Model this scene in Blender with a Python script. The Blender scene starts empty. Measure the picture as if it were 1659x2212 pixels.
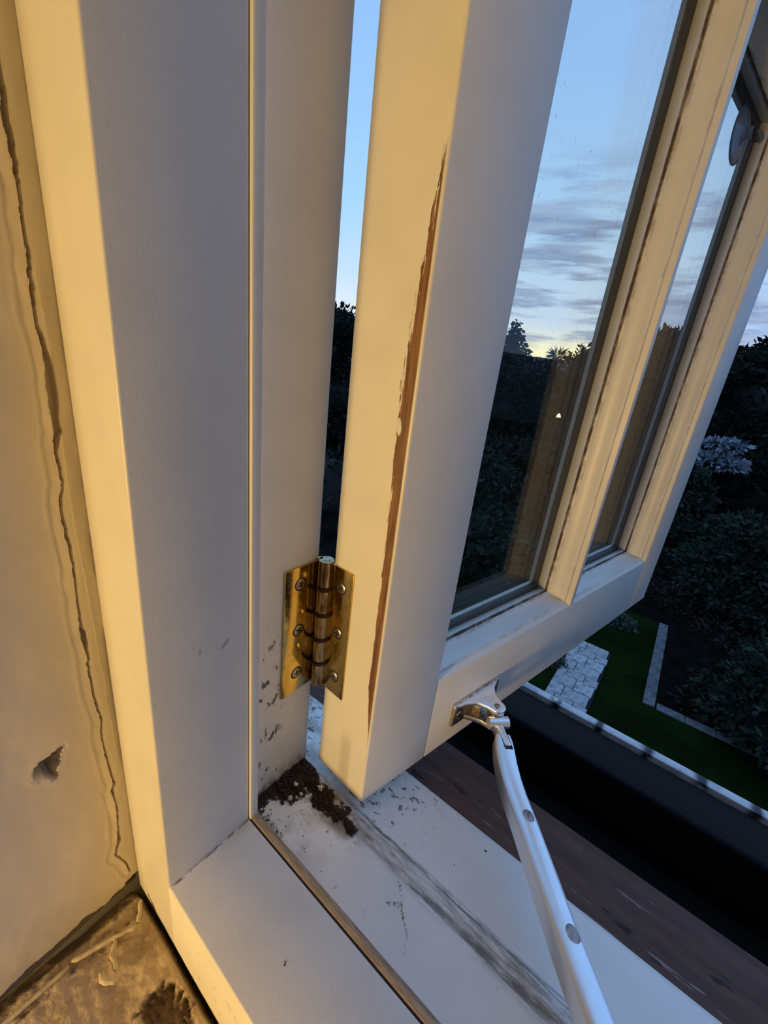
import bpy, bmesh, math, random
from mathutils import Vector, Matrix, noise as mnoise

# ------------------------------------------------------------------ camera, sky, lamp, exposure
sc = bpy.context.scene
COL = sc.collection
MM = 0.001
R_ = Vector((0.77855051, 0.61743806, 0.11238038))
U_ = Vector((-0.29413778, 0.20081312, 0.93442873))
F_ = Vector((-0.55438441, 0.76055528, -0.33795502))
cam_d = bpy.data.cameras.new('camera')
cam_d.sensor_fit = 'HORIZONTAL'
cam_d.sensor_width = 36.0
cam_d.lens = 36.0 * 883.68 / 1659.0
cam_d.clip_start = 0.005
cam_d.clip_end = 3000
cam = bpy.data.objects.new('camera', cam_d)
COL.objects.link(cam)
m = Matrix.Identity(4)
for i in range(3):
    m[i][0] = R_[i]; m[i][1] = U_[i]; m[i][2] = -F_[i]
m.translation = Vector((137.76, -94.98, 250.0)) * MM
cam.matrix_world = m
sc.camera = cam
sc.view_settings.view_transform = 'Standard'
sc.view_settings.look = 'None'
sc.view_settings.gamma = 1.0
sc.view_settings.use_curve_mapping = False
sc.view_settings.exposure = 0.10


class NT:
    """small helper around a node tree"""
    def __init__(s, tree):
        s.t = tree; s.n = tree.nodes; s.l = tree.links
    def add(s, typ, ins=None, **props):
        nd = s.n.new(typ)
        for k, v in props.items():
            setattr(nd, k, v)
        for k, v in (ins or {}).items():
            sock = nd.inputs[k]
            if isinstance(v, bpy.types.NodeSocket):
                s.l.new(v, sock)
            else:
                sock.default_value = v
        return nd
    def math(s, op, a, b=None, c=None, clamp=False):
        ins = {0: a}
        if b is not None: ins[1] = b
        if c is not None: ins[2] = c
        return s.add('ShaderNodeMath', ins, operation=op, use_clamp=clamp).outputs[0]
    def mix(s, f, a, b, blend='MIX'):
        nd = s.add('ShaderNodeMix', None, data_type='RGBA', blend_type=blend)
        for k, v in ((0, f), (6, a), (7, b)):
            if isinstance(v, bpy.types.NodeSocket): s.l.new(v, nd.inputs[k])
            else: nd.inputs[k].default_value = v if k == 0 else (tuple(v) + (1,))[:4]
        return nd.outputs[2]
    def noise(s, vec, scale, detail=3.0, rough=0.55):
        return s.add('ShaderNodeTexNoise', {'Vector': vec, 'Scale': scale, 'Detail': detail, 'Roughness': rough}).outputs[0]
    def range(s, v, a, b, c=0.0, d=1.0, smooth=True):
        return s.add('ShaderNodeMapRange', {0: v, 1: a, 2: b, 3: c, 4: d},
                     interpolation_type='SMOOTHSTEP' if smooth else 'LINEAR').outputs[0]
    def scale(s, vec, sx, sy, sz):
        return s.add('ShaderNodeVectorMath', {0: vec, 1: (sx, sy, sz)}, operation='MULTIPLY').outputs[0]
    def ramp(s, f, stops, interp='LINEAR'):
        nd = s.add('ShaderNodeValToRGB', {0: f})
        cr = nd.color_ramp; cr.interpolation = interp
        while len(cr.elements) < len(stops): cr.elements.new(0.5)
        for e, (p, c) in zip(cr.elements, stops):
            e.position = p; e.color = (tuple(c) + (1,))[:4]
        return nd.outputs[0]


# dusk sky: clear blue, paling to the horizon, low banded clouds and an afterglow
world = bpy.data.worlds.new('dusk_sky')
sc.world = world
world.use_nodes = True
w = NT(world.node_tree)
w.n.clear()
tc = w.add('ShaderNodeTexCoord').outputs['Generated']
sep = w.add('ShaderNodeSeparateXYZ', {0: tc})
sx, sy, sz = sep.outputs[0], sep.outputs[1], sep.outputs[2]
base = w.ramp(sz, [(0.0, (.74, .76, .80)), (.08, (.80, .86, .96)), (.17, (.55, .74, .98)), (.28, (.38, .66, 1.0)),
                   (.50, (.29, .53, .96)), (1.0, (.26, .48, .90))])
azi = w.math('ARCTAN2', sx, sy)
# away from the afterglow the low sky stays a deeper blue
blue = w.ramp(sz, [(0.0, (.42, .54, .80)), (.10, (.24, .41, .80)), (.22, (.31, .52, .90)), (.45, (.29, .52, .95)), (1.0, (.26, .48, .90))])
base = w.mix(w.range(w.math('ABSOLUTE', w.math('SUBTRACT', azi, -0.55)), .38, .62), base, blue)
daz = w.math('ABSOLUTE', w.math('SUBTRACT', azi, -0.30))
side = w.range(daz, .22, .48, 1.0, 0.0)
cl = w.noise(w.scale(tc, 3.2, 3.2, 22.0), 1.35, 6.0, .58)
cl2 = w.noise(w.scale(tc, 5.0, 5.0, 40.0), 1.1, 5.0, .6)
clm = w.range(w.math('ADD', cl, w.math('MULTIPLY', w.math('SUBTRACT', side, 1.0), .14)), .44, .58)
band = w.math('MULTIPLY', w.range(sz, .05, .10), w.range(sz, .26, .44, 1.0, 0.0))
clf = w.math('MULTIPLY', w.math('MULTIPLY', clm, band), .85)
veil = w.mix(w.math('MULTIPLY', w.range(sz, .06, .50, 1.0, 0.25), w.math('MULTIPLY', side, .5)), base, (.62, .74, .86))
glowf = w.math('MULTIPLY', w.range(sz, .045, .125, 1.0, 0.0), w.range(daz, .12, .55, 1.0, 0.0))
glow = w.mix(glowf, veil, (1.25, 1.12, .62))
cloudc = w.mix(w.range(cl2, .35, .65), (.19, .25, .42), (.36, .45, .64))
sky = w.mix(clf, glow, cloudc)
bg = w.add('ShaderNodeBackground', {'Color': sky, 'Strength': 1.0})
wo = w.add('ShaderNodeOutputWorld', {'Surface': bg.outputs[0]})

# the room's warm lamp, low behind the photographer
ld = bpy.data.lights.new('room_lamp', 'POINT')
ld.energy = 19.0
ld.color = (1.0, .64, .22)
ld.shadow_soft_size = 0.055
lo = bpy.data.objects.new('room_lamp', ld)
lo.location = (0.03, -0.72, 0.06)
COL.objects.link(lo)

# ------------------------------------------------------------------ helpers
def link(name, me, mat=None, parent=None):
    o = bpy.data.objects.new(name, me)
    COL.objects.link(o)
    if mat: me.materials.append(mat)
    if parent: o.parent = parent
    return o

def tag(o, label=None, cat=None, group=None, kind=None):
    for k, v in (('label', label), ('category', cat), ('group', group), ('kind', kind)):
        if v: o[k] = v
    return o

def empty(name, loc_mm=(0, 0, 0), rz=0.0):
    o = bpy.data.objects.new(name, None)
    COL.objects.link(o)
    o.location = Vector(loc_mm) * MM
    o.rotation_euler = (0, 0, rz)
    o.empty_display_size = 0.02
    return o

def bm_obj(name, bm, mat, parent=None, smooth=False, scale=MM):
    bmesh.ops.recalc_face_normals(bm, faces=bm.faces)
    if scale != 1: bmesh.ops.scale(bm, vec=(scale,) * 3, verts=bm.verts)
    me = bpy.data.meshes.new(name)
    bm.to_mesh(me); bm.free()
    if smooth:
        me.polygons.foreach_set('use_smooth', [True] * len(me.polygons))
    return link(name, me, mat, parent)

def sharp(o, deg=35):
    me = o.data
    me.polygons.foreach_set('use_smooth', [True] * len(me.polygons))
    me.set_sharp_from_angle(angle=math.radians(deg))
    return o

def bevel(bm, off, seg=2, ang=30):
    es = [e for e in bm.edges if e.is_manifold and e.calc_face_angle(0) > math.radians(ang)]
    if es and off > 0:
        bmesh.ops.bevel(bm, geom=es, offset=off, segments=seg, profile=.5, affect='EDGES', clamp_overlap=True)

def box_bm(a, b, bev=0, seg=2):
    bm = bmesh.new()
    bmesh.ops.create_cube(bm, size=1)
    for v in bm.verts:
        v.co = Vector([(a[i] + b[i]) / 2 + v.co[i] * (b[i] - a[i]) for i in range(3)])
    bevel(bm, bev, seg)
    return bm

def box(name, a, b, mat, parent=None, bev=0, seg=2):
    o = bm_obj(name, box_bm(a, b, bev, seg), mat, parent)
    return sharp(o) if bev else o

def prism_bm(poly, axis, lo, hi, bev=0, seg=2):
    """poly: list of (u,v) in the two other axes (cyclic order kept: axis 0->(y,z), 1->(x,z), 2->(x,y))"""
    bm = bmesh.new()
    def mk(p, h):
        if axis == 0: return (h, p[0], p[1])
        if axis == 1: return (p[0], h, p[1])
        return (p[0], p[1], h)
    A = [bm.verts.new(mk(p, lo)) for p in poly]
    B = [bm.verts.new(mk(p, hi)) for p in poly]
    n = len(poly)
    bm.faces.new(A); bm.faces.new(B[::-1])
    for i in range(n):
        bm.faces.new((A[i], A[(i + 1) % n], B[(i + 1) % n], B[i]))
    bmesh.ops.recalc_face_normals(bm, faces=bm.faces)
    bevel(bm, bev, seg)
    return bm

def prism(name, poly, axis, lo, hi, mat, parent=None, bev=0, seg=2, sh=35):
    return sharp(bm_obj(name, prism_bm(poly, axis, lo, hi, bev, seg), mat, parent), sh)

def tube_bm(path, radii, seg=10, caps=True, bm=None):
    bm = bm or bmesh.new()
    path = [Vector(p) for p in path]
    if not isinstance(radii, (list, tuple)): radii = [radii] * len(path)
    rings = []
    up = Vector((0, 0, 1))
    for i, p in enumerate(path):
        d = (path[min(i + 1, len(path) - 1)] - path[max(i - 1, 0)]).normalized()
        ref = up if abs(d.z) < .9 else Vector((1, 0, 0))
        a = d.cross(ref).normalized(); b = a.cross(d).normalized()
        rings.append([bm.verts.new(p + (a * math.cos(2 * math.pi * k / seg) + b * math.sin(2 * math.pi * k / seg)) * radii[i]) for k in range(seg)])
    for r0, r1 in zip(rings, rings[1:]):
        for k in range(seg):
            bm.faces.new((r0[k], r0[(k + 1) % seg], r1[(k + 1) % seg], r1[k]))
    if caps:
        bm.faces.new(rings[0][::-1]); bm.faces.new(rings[-1])
    return bm

def lathe_bm(prof, seg=20, M=None, bm=None):
    """prof: (r,h) pairs around local z"""
    bm = bm or bmesh.new()
    M = M or Matrix.Identity(4)
    rings = []
    for r, h in prof:
        rings.append([bm.verts.new(M @ Vector((r * math.cos(2 * math.pi * k / seg), r * math.sin(2 * math.pi * k / seg), h))) for k in range(seg)])
    for r0, r1 in zip(rings, rings[1:]):
        for k in range(seg):
            bm.faces.new((r0[k], r0[(k + 1) % seg], r1[(k + 1) % seg], r1[k]))
    bm.faces.new(rings[0][::-1]); bm.faces.new(rings[-1])
    return bm

def grid_mesh(name, us, vs, fn, mat, parent=None, smooth=True, attr=None):
    """fn(u,v)->(x,y,z) in mm; attr(u,v)->float stored as point attribute 'mark'"""
    nu, nv = len(us), len(vs)
    co = []; at = []
    for v in vs:
        for u in us:
            co.append(tuple(c * MM for c in fn(u, v)))
            if attr: at.append(attr(u, v))
    fs = [(j * nu + i, j * nu + i + 1, (j + 1) * nu + i + 1, (j + 1) * nu + i) for j in range(nv - 1) for i in range(nu - 1)]
    me = bpy.data.meshes.new(name)
    me.from_pydata(co, [], fs); me.update()
    if smooth: me.polygons.foreach_set('use_smooth', [True] * len(me.polygons))
    if attr:
        a = me.attributes.new('mark', 'FLOAT', 'POINT')
        a.data.foreach_set('value', at)
    return link(name, me, mat, parent)

def frange(a, b, step):
    n = max(1, int(round((b - a) / step)))
    return [a + (b - a) * i / n for i in range(n + 1)]

def fbm(p, s, o=3):
    return mnoise.fractal(Vector(p) * s, 1.0, 2.0, o)

# ------------------------------------------------------------------ materials
def mat_new(name):
    mt = bpy.data.materials.new(name)
    mt.use_nodes = True
    nt = NT(mt.node_tree); nt.n.clear()
    out = nt.add('ShaderNodeOutputMaterial')
    bs = nt.add('ShaderNodeBsdfPrincipled')
    nt.l.new(bs.outputs[0], out.inputs[0])
    nt.co = nt.add('ShaderNodeTexCoord').outputs['Object']
    s = nt.add('ShaderNodeSeparateXYZ', {0: nt.co}).outputs
    nt.x, nt.y, nt.z = s[0], s[1], s[2]
    nt.bs = bs; nt.out = out
    return mt, nt

def put(nt, **kw):
    for k, v in kw.items():
        k = {'base': 'Base Color', 'rough': 'Roughness', 'metal': 'Metallic', 'normal': 'Normal', 'spec': 'Specular IOR Level',
             'trans': 'Transmission Weight', 'ior': 'IOR', 'coat': 'Coat Weight'}.get(k, k)
        sock = nt.bs.inputs[k]
        if isinstance(v, bpy.types.NodeSocket): nt.l.new(v, sock)
        else: sock.default_value = (tuple(v) + (1,))[:4] if k == 'Base Color' else v

def bump(nt, h, strength=.3, dist=.001, prev=None):
    ins = {'Height': h, 'Strength': strength, 'Distance': dist}
    if prev is not None: ins['Normal'] = prev
    return nt.add('ShaderNodeBump', ins).outputs[0]

def specks(nt, scale, lo, hi, stretch=(1, 1, 1)):
    return nt.range(nt.noise(nt.scale(nt.co, *stretch), scale, 4.0, .65), lo, hi)

def zone(nt, c, a0, a1, b0, b1):
    """soft box 0..1: rises a0->a1, falls b0->b1 (metres)"""
    return nt.math('MULTIPLY', nt.range(c, a0, a1), nt.range(c, b0, b1, 1.0, 0.0))

PAINT = (.74, .725, .69)
def paint(name, col=PAINT, rough=.42, dirt=None):
    mt, nt = mat_new(name)
    c = nt.mix(nt.range(nt.noise(nt.co, 30, 4), .35, .75), col, tuple(v * .93 for v in col))
    if dirt: c = dirt(nt, c)
    n1 = bump(nt, nt.noise(nt.co, 900, 2), .10, .0004)
    put(nt, base=c, rough=rough, normal=bump(nt, nt.noise(nt.co, 90, 2), .15, .0006, n1))
    return mt

def lining_dirt(nt, c):
    # a grey scuff and a few nicks at hand height
    d = nt.add('ShaderNodeVectorMath', {0: nt.co, 1: (0, -.0124, .1267)}, operation='SUBTRACT').outputs[0]
    rot = nt.add('ShaderNodeVectorRotate', {0: d, 'Angle': -0.75}, rotation_type='X_AXIS').outputs[0]
    dd = nt.add('ShaderNodeVectorMath', {0: nt.scale(rot, 100, 260, 700)}, operation='LENGTH').outputs[1]
    f = nt.math('MULTIPLY', nt.range(dd, .5, 1.0, 1.0, 0.0), .55)
    c = nt.mix(f, c, (.22, .21, .20))
    d2 = nt.add('ShaderNodeVectorMath', {0: nt.co, 1: (0, -.0240, .1283)}, operation='SUBTRACT').outputs[0]
    d2 = nt.add('ShaderNodeVectorMath', {0: nt.scale(d2, 100, 900, 450)}, operation='LENGTH').outputs[1]
    return nt.mix(nt.math('MULTIPLY', nt.range(d2, .5, 1.0, 1.0, 0.0), .4), c, (.25, .24, .23))

M_LINING = paint('lining_paint', dirt=lining_dirt)

def rebate_dirt(nt, c):
    z = zone(nt, nt.z, -.03, -.005, .085, .13)
    y = zone(nt, nt.y, .006, .012, .026, .034)
    sp = specks(nt, 230, .585, .64, (1, 1, .55))
    f = nt.math('MULTIPLY', nt.math('MULTIPLY', z, y), sp)
    c = nt.mix(nt.math('MULTIPLY', f, .9), c, (.035, .03, .028))
    low = nt.math('MULTIPLY', nt.range(nt.z, -.012, .004, 1.0, 0.0), nt.range(nt.noise(nt.co, 220, 4), .40, .62))
    c = nt.mix(nt.math('MULTIPLY', low, .85), c, (.10, .07, .05))
    sp2 = specks(nt, 330, .68, .72)
    return nt.mix(nt.math('MULTIPLY', sp2, nt.range(nt.z, .10, .02)), c, (.08, .07, .06))
M_REBATE = paint('rebate_paint', dirt=rebate_dirt)

def sash_dirt(nt, c):
    n = specks(nt, 130, .70, .74, (1, 1, .3))
    return nt.mix(nt.math('MULTIPLY', n, .35), c, (.30, .27, .24))
M_SASH = paint('sash_paint', dirt=sash_dirt)

def bead_dirt(nt, c):
    n = nt.noise(nt.scale(nt.co, .3, 1, .3), 300, 4, .65)
    g_ = zone(nt, nt.y, .0212, .0220, .0232, .0242)
    c = nt.mix(nt.math('MULTIPLY', g_, nt.range(n, .25, .6, .35, .95)), c, (.10, .062, .036))
    c = nt.mix(nt.math('MULTIPLY', zone(nt, nt.y, .0185, .0205, .0215, .0235), nt.range(n, .40, .65, 0, .6)), c, (.25, .18, .12))
    return nt.mix(nt.math('MULTIPLY', zone(nt, nt.y, .0042, .0046, .0058, .0064), nt.range(n, .45, .65, 0, .35)), c, (.32, .25, .17))
M_BEAD = paint('bead_paint', dirt=bead_dirt)

def worn_edge(nt, c):
    # paint rubbed off the arris: bare brown timber, local x=s, y=t, z
    zn = nt.range(nt.z, 0.0, .36, smooth=False)
    tm = nt.ramp(zn, [(0, (0,) * 3), (.155, (.15,) * 3), (.24, (.53,) * 3), (.40, (.56,) * 3), (.55, (.62,) * 3), (.66, (.78,) * 3), (.74, (.70,) * 3), (.86, (.36,) * 3), (.96, (0,) * 3)])
    tmax = nt.math('MULTIPLY', tm, .0105)
    streak = nt.noise(nt.scale(nt.co, 1, 1, .10), 900, 5, .7)
    amp = nt.range(nt.z, .10, .27, .0026, .0095)
    edge = nt.math('ADD', tmax, nt.math('MULTIPLY', nt.math('SUBTRACT', streak, .5), amp))
    inside = nt.range(nt.math('SUBTRACT', edge, nt.y), -.0002, .0003)
    keep = nt.range(nt.y, .0008, .0016)
    face = nt.range(nt.x, .002, .001)
    f = nt.math('MULTIPLY', nt.math('MULTIPLY', inside, keep), face)
    wood = nt.mix(nt.range(nt.noise(nt.scale(nt.co, 1, 1, .06), 700, 4), .3, .7), (.115, .052, .02), (.25, .12, .048))
    c = nt.mix(f, c, wood)
    # grubby band down the middle of the edge where the stop rubs
    g = nt.math('MULTIPLY', zone(nt, nt.y, .012, .015, .019, .024), zone(nt, nt.z, -.01, .004, .03, .05))
    g = nt.math('MULTIPLY', nt.math('MULTIPLY', g, face), .35)
    return nt.mix(g, c, (.30, .24, .17))
M_STILE = paint('hinge_stile_paint', dirt=worn_edge)

def sill_dirt(nt, c):
    x4 = nt.scale(nt.co, .16, 1, 1)
    st = nt.noise(x4, 420, 5, .7)
    b = zone(nt, nt.y, .036, .044, .051, .057)
    f = nt.math('MULTIPLY', nt.math('MULTIPLY', b, nt.range(st, .34, .64)), nt.range(nt.noise(nt.scale(nt.co, .5, 1, 1), 45, 3), .30, .62, .35, 1.0))
    c = nt.mix(nt.math('MULTIPLY', f, .75), c, (.20, .16, .125))
    line = zone(nt, nt.y, .0405, .0420, .0435, .046)
    c = nt.mix(nt.math('MULTIPLY', line, nt.math('MULTIPLY', nt.range(st, .32, .6, 0.0, .75), nt.range(nt.noise(nt.co, 38, 3), .35, .6))), c, (.13, .10, .08))
    line2 = zone(nt, nt.y, .0505, .0525, .0535, .056)
    c = nt.mix(nt.math('MULTIPLY', line2, nt.range(st, .38, .62, 0.0, .8)), c, (.10, .085, .075))
    near = nt.range(nt.x, .02, .10, 1.0, 0.0)
    sp = specks(nt, 150, .655, .70)
    c = nt.mix(nt.math('MULTIPLY', nt.math('MULTIPLY', sp, near), .8), c, (.045, .038, .033))
    stain = nt.math('MULTIPLY', nt.range(nt.noise(nt.co, 60, 4), .38, .66), nt.range(nt.x, -.005, .06, 1.0, 0.0))
    c = nt.mix(nt.math('MULTIPLY', stain, .6), c, (.27, .20, .14))
    film = nt.math('MULTIPLY', zone(nt, nt.y, .030, .037, .048, .052), nt.range(nt.x, .030, .062, 1.0, 0.0))
    c = nt.mix(nt.math('MULTIPLY', film, nt.range(nt.noise(nt.co, 130, 5, .65), .36, .56, 0, .92)), c, (.105, .066, .04))
    # mould freckles near the jamb on the outer slope
    out_ = nt.math('MULTIPLY', nt.range(nt.y, .052, .060), nt.range(nt.x, .055, .085, 1.0, 0.0))
    sp3 = specks(nt, 210, .58, .62, (.7, 1, 1))
    c = nt.mix(nt.math('MULTIPLY', nt.math('MULTIPLY', sp3, out_), .9), c, (.05, .045, .045))
    edge = nt.math('MULTIPLY', nt.range(nt.y, .004, .010, 1.0, 0.0), nt.range(st, .40, .60))
    c = nt.mix(nt.math('MULTIPLY', edge, .5), c, (.30, .25, .19))
    gr = specks(nt, 170, .745, .77)
    return nt.mix(nt.math('MULTIPLY', gr, .5), c, (.15, .13, .12))
M_SILL = paint('sill_paint', (.90, .90, .885), .38, sill_dirt)  # white raised above PAINT, standing in for skylight on the upward faces

def strip_dirt(nt, c):
    st = nt.noise(nt.scale(nt.co, .1, 1, 1), 600, 5, .7)
    return nt.mix(nt.range(st, .35, .65), (.47, .38, .28), (.30, .225, .155))
M_STRIP = paint('sill_bead_paint', dirt=strip_dirt)

def board_dirt(nt, c):
    jn = nt.noise(nt.scale(nt.co, 1, .5, 1), 330, 4, .65)
    jl = nt.math('MULTIPLY', nt.math('MULTIPLY', nt.range(nt.x, .0008, .0016, 1.0, 0.0), nt.range(nt.z, -.0006, -.0001)), nt.range(jn, .42, .56))
    c = nt.mix(nt.math('MULTIPLY', jl, .85), c, (.17, .12, .08))
    c = nt.mix(nt.math('MULTIPLY', nt.math('MULTIPLY', nt.range(nt.x, .001, .008, 1.0, 0.0), nt.range(nt.y, -.02, -.004)), .35), c, (.45, .36, .24))
    n = nt.math('MULTIPLY', specks(nt, 260, .60, .66), nt.range(nt.z, .004, -.012))
    return nt.mix(nt.math('MULTIPLY', n, .35), c, (.40, .30, .18))
M_BOARD = paint('sill_board_paint', (.88, .87, .84), .45, board_dirt)  # board whiter than PAINT too, making up for weak skylight on its top
M_GAP = paint('dark_joint', (.06, .045, .035), .8)

# plaster of the reveal: 'mark' 1 = broken edge / dirt, from the crack's own shape
mt, nt = mat_new('plaster')
mk = nt.add('ShaderNodeAttribute', None, attribute_name='mark').outputs['Fac']
c = nt.mix(nt.range(nt.noise(nt.scale(nt.co, 1, 1, .35), 26, 4), .35, .7), (.86, .76, .62), (.74, .68, .58))
c = nt.mix(nt.range(nt.noise(nt.scale(nt.co, 1, 1, .5), 55, 3), .55, .75), c, (.86, .74, .59))
c = nt.mix(mk, c, (.13, .09, .06))
n1 = bump(nt, nt.noise(nt.co, 420, 3), .10, .0006)
put(nt, base=c, rough=.85, normal=bump(nt, nt.noise(nt.co, 30, 2), .35, .003, n1))
M_PLASTER = mt

mt, nt = mat_new('ledge_masonry')
mk = nt.add('ShaderNodeAttribute', None, attribute_name='mark').outputs['Fac']
c = nt.mix(nt.range(nt.noise(nt.co, 60, 5), .35, .65), (.58, .46, .33), (.42, .32, .22))
c = nt.mix(nt.range(nt.noise(nt.co, 240, 4), .58, .70), c, (.54, .45, .32))
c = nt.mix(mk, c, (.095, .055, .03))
put(nt, base=c, rough=.9, normal=bump(nt, nt.noise(nt.co, 380, 5), .7, .0015))
M_LEDGE = mt

def plain(name, col, rough=.6, metal=0.0, nscale=200, var=.15, bmp=.15, dist=.0005, spec=.5):
    mt, nt = mat_new(name)
    n = nt.noise(nt.co, nscale, 4)
    put(nt, base=nt.mix(nt.range(n, .3, .7), col, tuple(v * (1 - var) for v in col)), rough=rough, metal=metal, spec=spec,
        normal=bump(nt, n, bmp, dist))
    return mt

mt, nt = mat_new('polished_brass')
n = nt.noise(nt.co, 500, 4)
put(nt, base=nt.mix(nt.range(nt.noise(nt.co, 160, 4), .45, .75), (.66, .46, .13), (.50, .34, .09)), metal=1.0,
    rough=nt.range(n, .3, .8, .10, .24), normal=bump(nt, nt.noise(nt.co, 120, 2), .06, .0005))
M_BRASS = mt
mt, nt = mat_new('knuckle_brass')
n = nt.noise(nt.scale(nt.co, 1, 1, .3), 320, 4)
put(nt, base=nt.mix(nt.range(n, .40, .72), (.52, .40, .20), (.15, .085, .04)), metal=1.0, rough=.2)
M_KNUCKLE = mt
M_RUST = plain('rusty_washer', (.075, .035, .022), .7, .2, 900, .4, .4)
M_SCREW = plain('zinc_screw', (.50, .45, .36), .3, 1.0, 900, .4)
M_SCREWDARK = plain('screw_recess', (.03, .027, .023), .6, .6)
mt, nt = mat_new('satin_chrome')
put(nt, base=nt.mix(nt.range(nt.noise(nt.co, 120, 2), .3, .7), (.92, .93, .95), (.89, .90, .93)), metal=1.0,
    rough=nt.range(nt.noise(nt.co, 90, 2), .3, .7, .30, .34))
M_CHROME = mt
mt, nt = mat_new('pitted_chrome')
put(nt, base=nt.mix(nt.range(nt.noise(nt.co, 330, 4), .42, .62), (.60, .59, .58), (.34, .27, .18)), metal=1.0,
    rough=nt.range(nt.noise(nt.co, 330, 4), .4, .6, .22, .5))
M_PITTED = mt

# window glass: clear sheet, Schlick reflection on each face, thin film of dirt
mt = bpy.data.materials.new('dirty_glass')
mt.use_nodes = True
g = NT(mt.node_tree); g.n.clear()
gc = g.add('ShaderNodeTexCoord').outputs['Object']
geo = g.add('ShaderNodeNewGeometry')
cosi = g.math('ABSOLUTE', g.add('ShaderNodeVectorMath', {0: geo.outputs['Normal'], 1: geo.outputs['Incoming']}, operation='DOT_PRODUCT').outputs[1])
fr = g.math('ADD', .03, g.math('MULTIPLY', .42, g.math('POWER', g.math('SUBTRACT', 1.0, cosi), 5.0)))
tr = g.add('ShaderNodeBsdfTransparent', {'Color': (.91, .935, .93, 1)})
gl = g.add('ShaderNodeBsdfGlossy', {'Color': (1, 1, 1, 1), 'Roughness': 0.0})
mx = g.add('ShaderNodeMixShader', {0: fr, 1: tr.outputs[0], 2: gl.outputs[0]})
df = g.add('ShaderNodeBsdfDiffuse', {'Color': (.42, .40, .37, 1)})
spk = g.math('MULTIPLY', g.range(g.noise(g.scale(gc, 1, 1, .45), 290, 4, .7), .63, .70), g.range(g.noise(gc, 14, 3), .40, .60))
smr = g.range(g.noise(g.scale(gc, 1, 1, .25), 38, 4), .45, .85)
dirt = g.math('ADD', g.math('ADD', .004, g.math('MULTIPLY', smr, .022)), g.math('MULTIPLY', spk, .42))
mx2 = g.add('ShaderNodeMixShader', {0: dirt, 1: mx.outputs[0], 2: df.outputs[0]})
g.add('ShaderNodeOutputMaterial', {'Surface': mx2.outputs[0]})
M_GLASS = mt

mt, nt = mat_new('clear_rubber')
put(nt, base=(.34, .39, .45), rough=.12, trans=.45, ior=1.3)
M_CUP = mt
M_BLACK = plain('black_plastic', (.02, .018, .018), .45)
M_SPACER = plain('glazing_tape', (.09, .095, .10), .5)
M_PUTTY = plain('outer_putty', (.62, .62, .60), .6)
M_CAULK = plain('old_sealant', (.66, .56, .38), .75, 0, 300, .25, .5, .0008)
M_MOSS = plain('damp_dirt', (.085, .050, .030), .95, 0, 700, .5, .6, .001)
M_FLAKE = plain('paint_flake', (.70, .66, .58), .6)

# exterior timber with worn brown paint
mt, nt = mat_new('brown_timber')
st = nt.noise(nt.scale(nt.co, .12, 1, 1), 140, 5, .65)
c = nt.mix(nt.range(st, .3, .7), (.070, .034, .028), (.120, .062, .050))
crack = nt.range(nt.noise(nt.scale(nt.co, .10, 1, 1), 260, 3, .6), .66, .70)
c = nt.mix(nt.math('MULTIPLY', crack, .8), c, (.30, .27, .26))
dk = nt.range(nt.noise(nt.scale(nt.co, .35, 1, 1), 90, 3, .6), .64, .70)
c = nt.mix(nt.math('MULTIPLY', dk, .9), c, (.010, .008, .008))
put(nt, base=c, rough=.75, normal=bump(nt, st, .5, .002))
M_TIMBER = mt
M_ROOF = plain('roofing_felt', (.006, .0065, .008), .85, 0, 300, .3, .4, .002, .2)
M_KERB = plain('kerb_felt', (.009, .0095, .011), .8, 0, 250, .4, .4, .002, .25)
mt, nt = mat_new('weathered_trim')
ph = nt.math('FRACT', nt.math('ADD', nt.math('MULTIPLY', nt.x, 17.0), nt.math('MULTIPLY', nt.noise(nt.co, 9, 3), .9)))
blot = nt.math('MULTIPLY', nt.range(ph, .62, .80), nt.range(ph, .88, 1.0, 1.0, 0.0))
blot = nt.math('MULTIPLY', blot, nt.range(nt.noise(nt.co, 60, 4), .30, .50))
c = nt.mix(blot, nt.mix(nt.range(nt.noise(nt.co, 45, 4), .4, .7), (.66, .68, .72), (.40, .42, .46)), (.03, .032, .035))
put(nt, base=c, rough=.55)
M_TRIM = mt
M_BRICKOUT = plain('outer_wall', (.03, .026, .024), .9, 0, 60, .4)
mt, nt = mat_new('lawn')
c = nt.mix(nt.range(nt.noise(nt.co, 1.2, 5), .35, .65), (.009, .019, .004), (.005, .011, .003))
put(nt, base=c, rough=1.0, spec=0.0, normal=bump(nt, nt.noise(nt.co, 40, 4), .5, .03))
M_LAWN = mt
def stone(name, a, b):
    mt, nt = mat_new(name)
    ri = nt.add('ShaderNodeObjectInfo').outputs['Random']
    c = nt.mix(ri, a, b)
    c = nt.mix(nt.range(nt.noise(nt.co, 9, 5), .4, .7), c, tuple(v * .6 for v in a))
    put(nt, base=c, rough=.85, normal=bump(nt, nt.noise(nt.co, 60, 4), .4, .004))
    return mt
M_PAVER = stone('patio_stone', (.36, .36, .37), (.46, .46, .47))
M_KSTONE = stone('path_stone', (.11, .115, .12), (.15, .155, .165))
def leafmat(name, a, b):
    mt, nt = mat_new(name)
    ri = nt.add('ShaderNodeNewGeometry').outputs['Random Per Island']
    put(nt, base=nt.mix(ri, a, b), rough=.8, spec=.15)
    return mt
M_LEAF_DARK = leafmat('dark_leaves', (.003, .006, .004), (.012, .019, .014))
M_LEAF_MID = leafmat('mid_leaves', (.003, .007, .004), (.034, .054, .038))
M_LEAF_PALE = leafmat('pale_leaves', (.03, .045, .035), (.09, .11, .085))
M_LEAF_BROWN = leafmat('brown_leaves', (.006, .005, .004), (.034, .027, .021))
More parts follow.
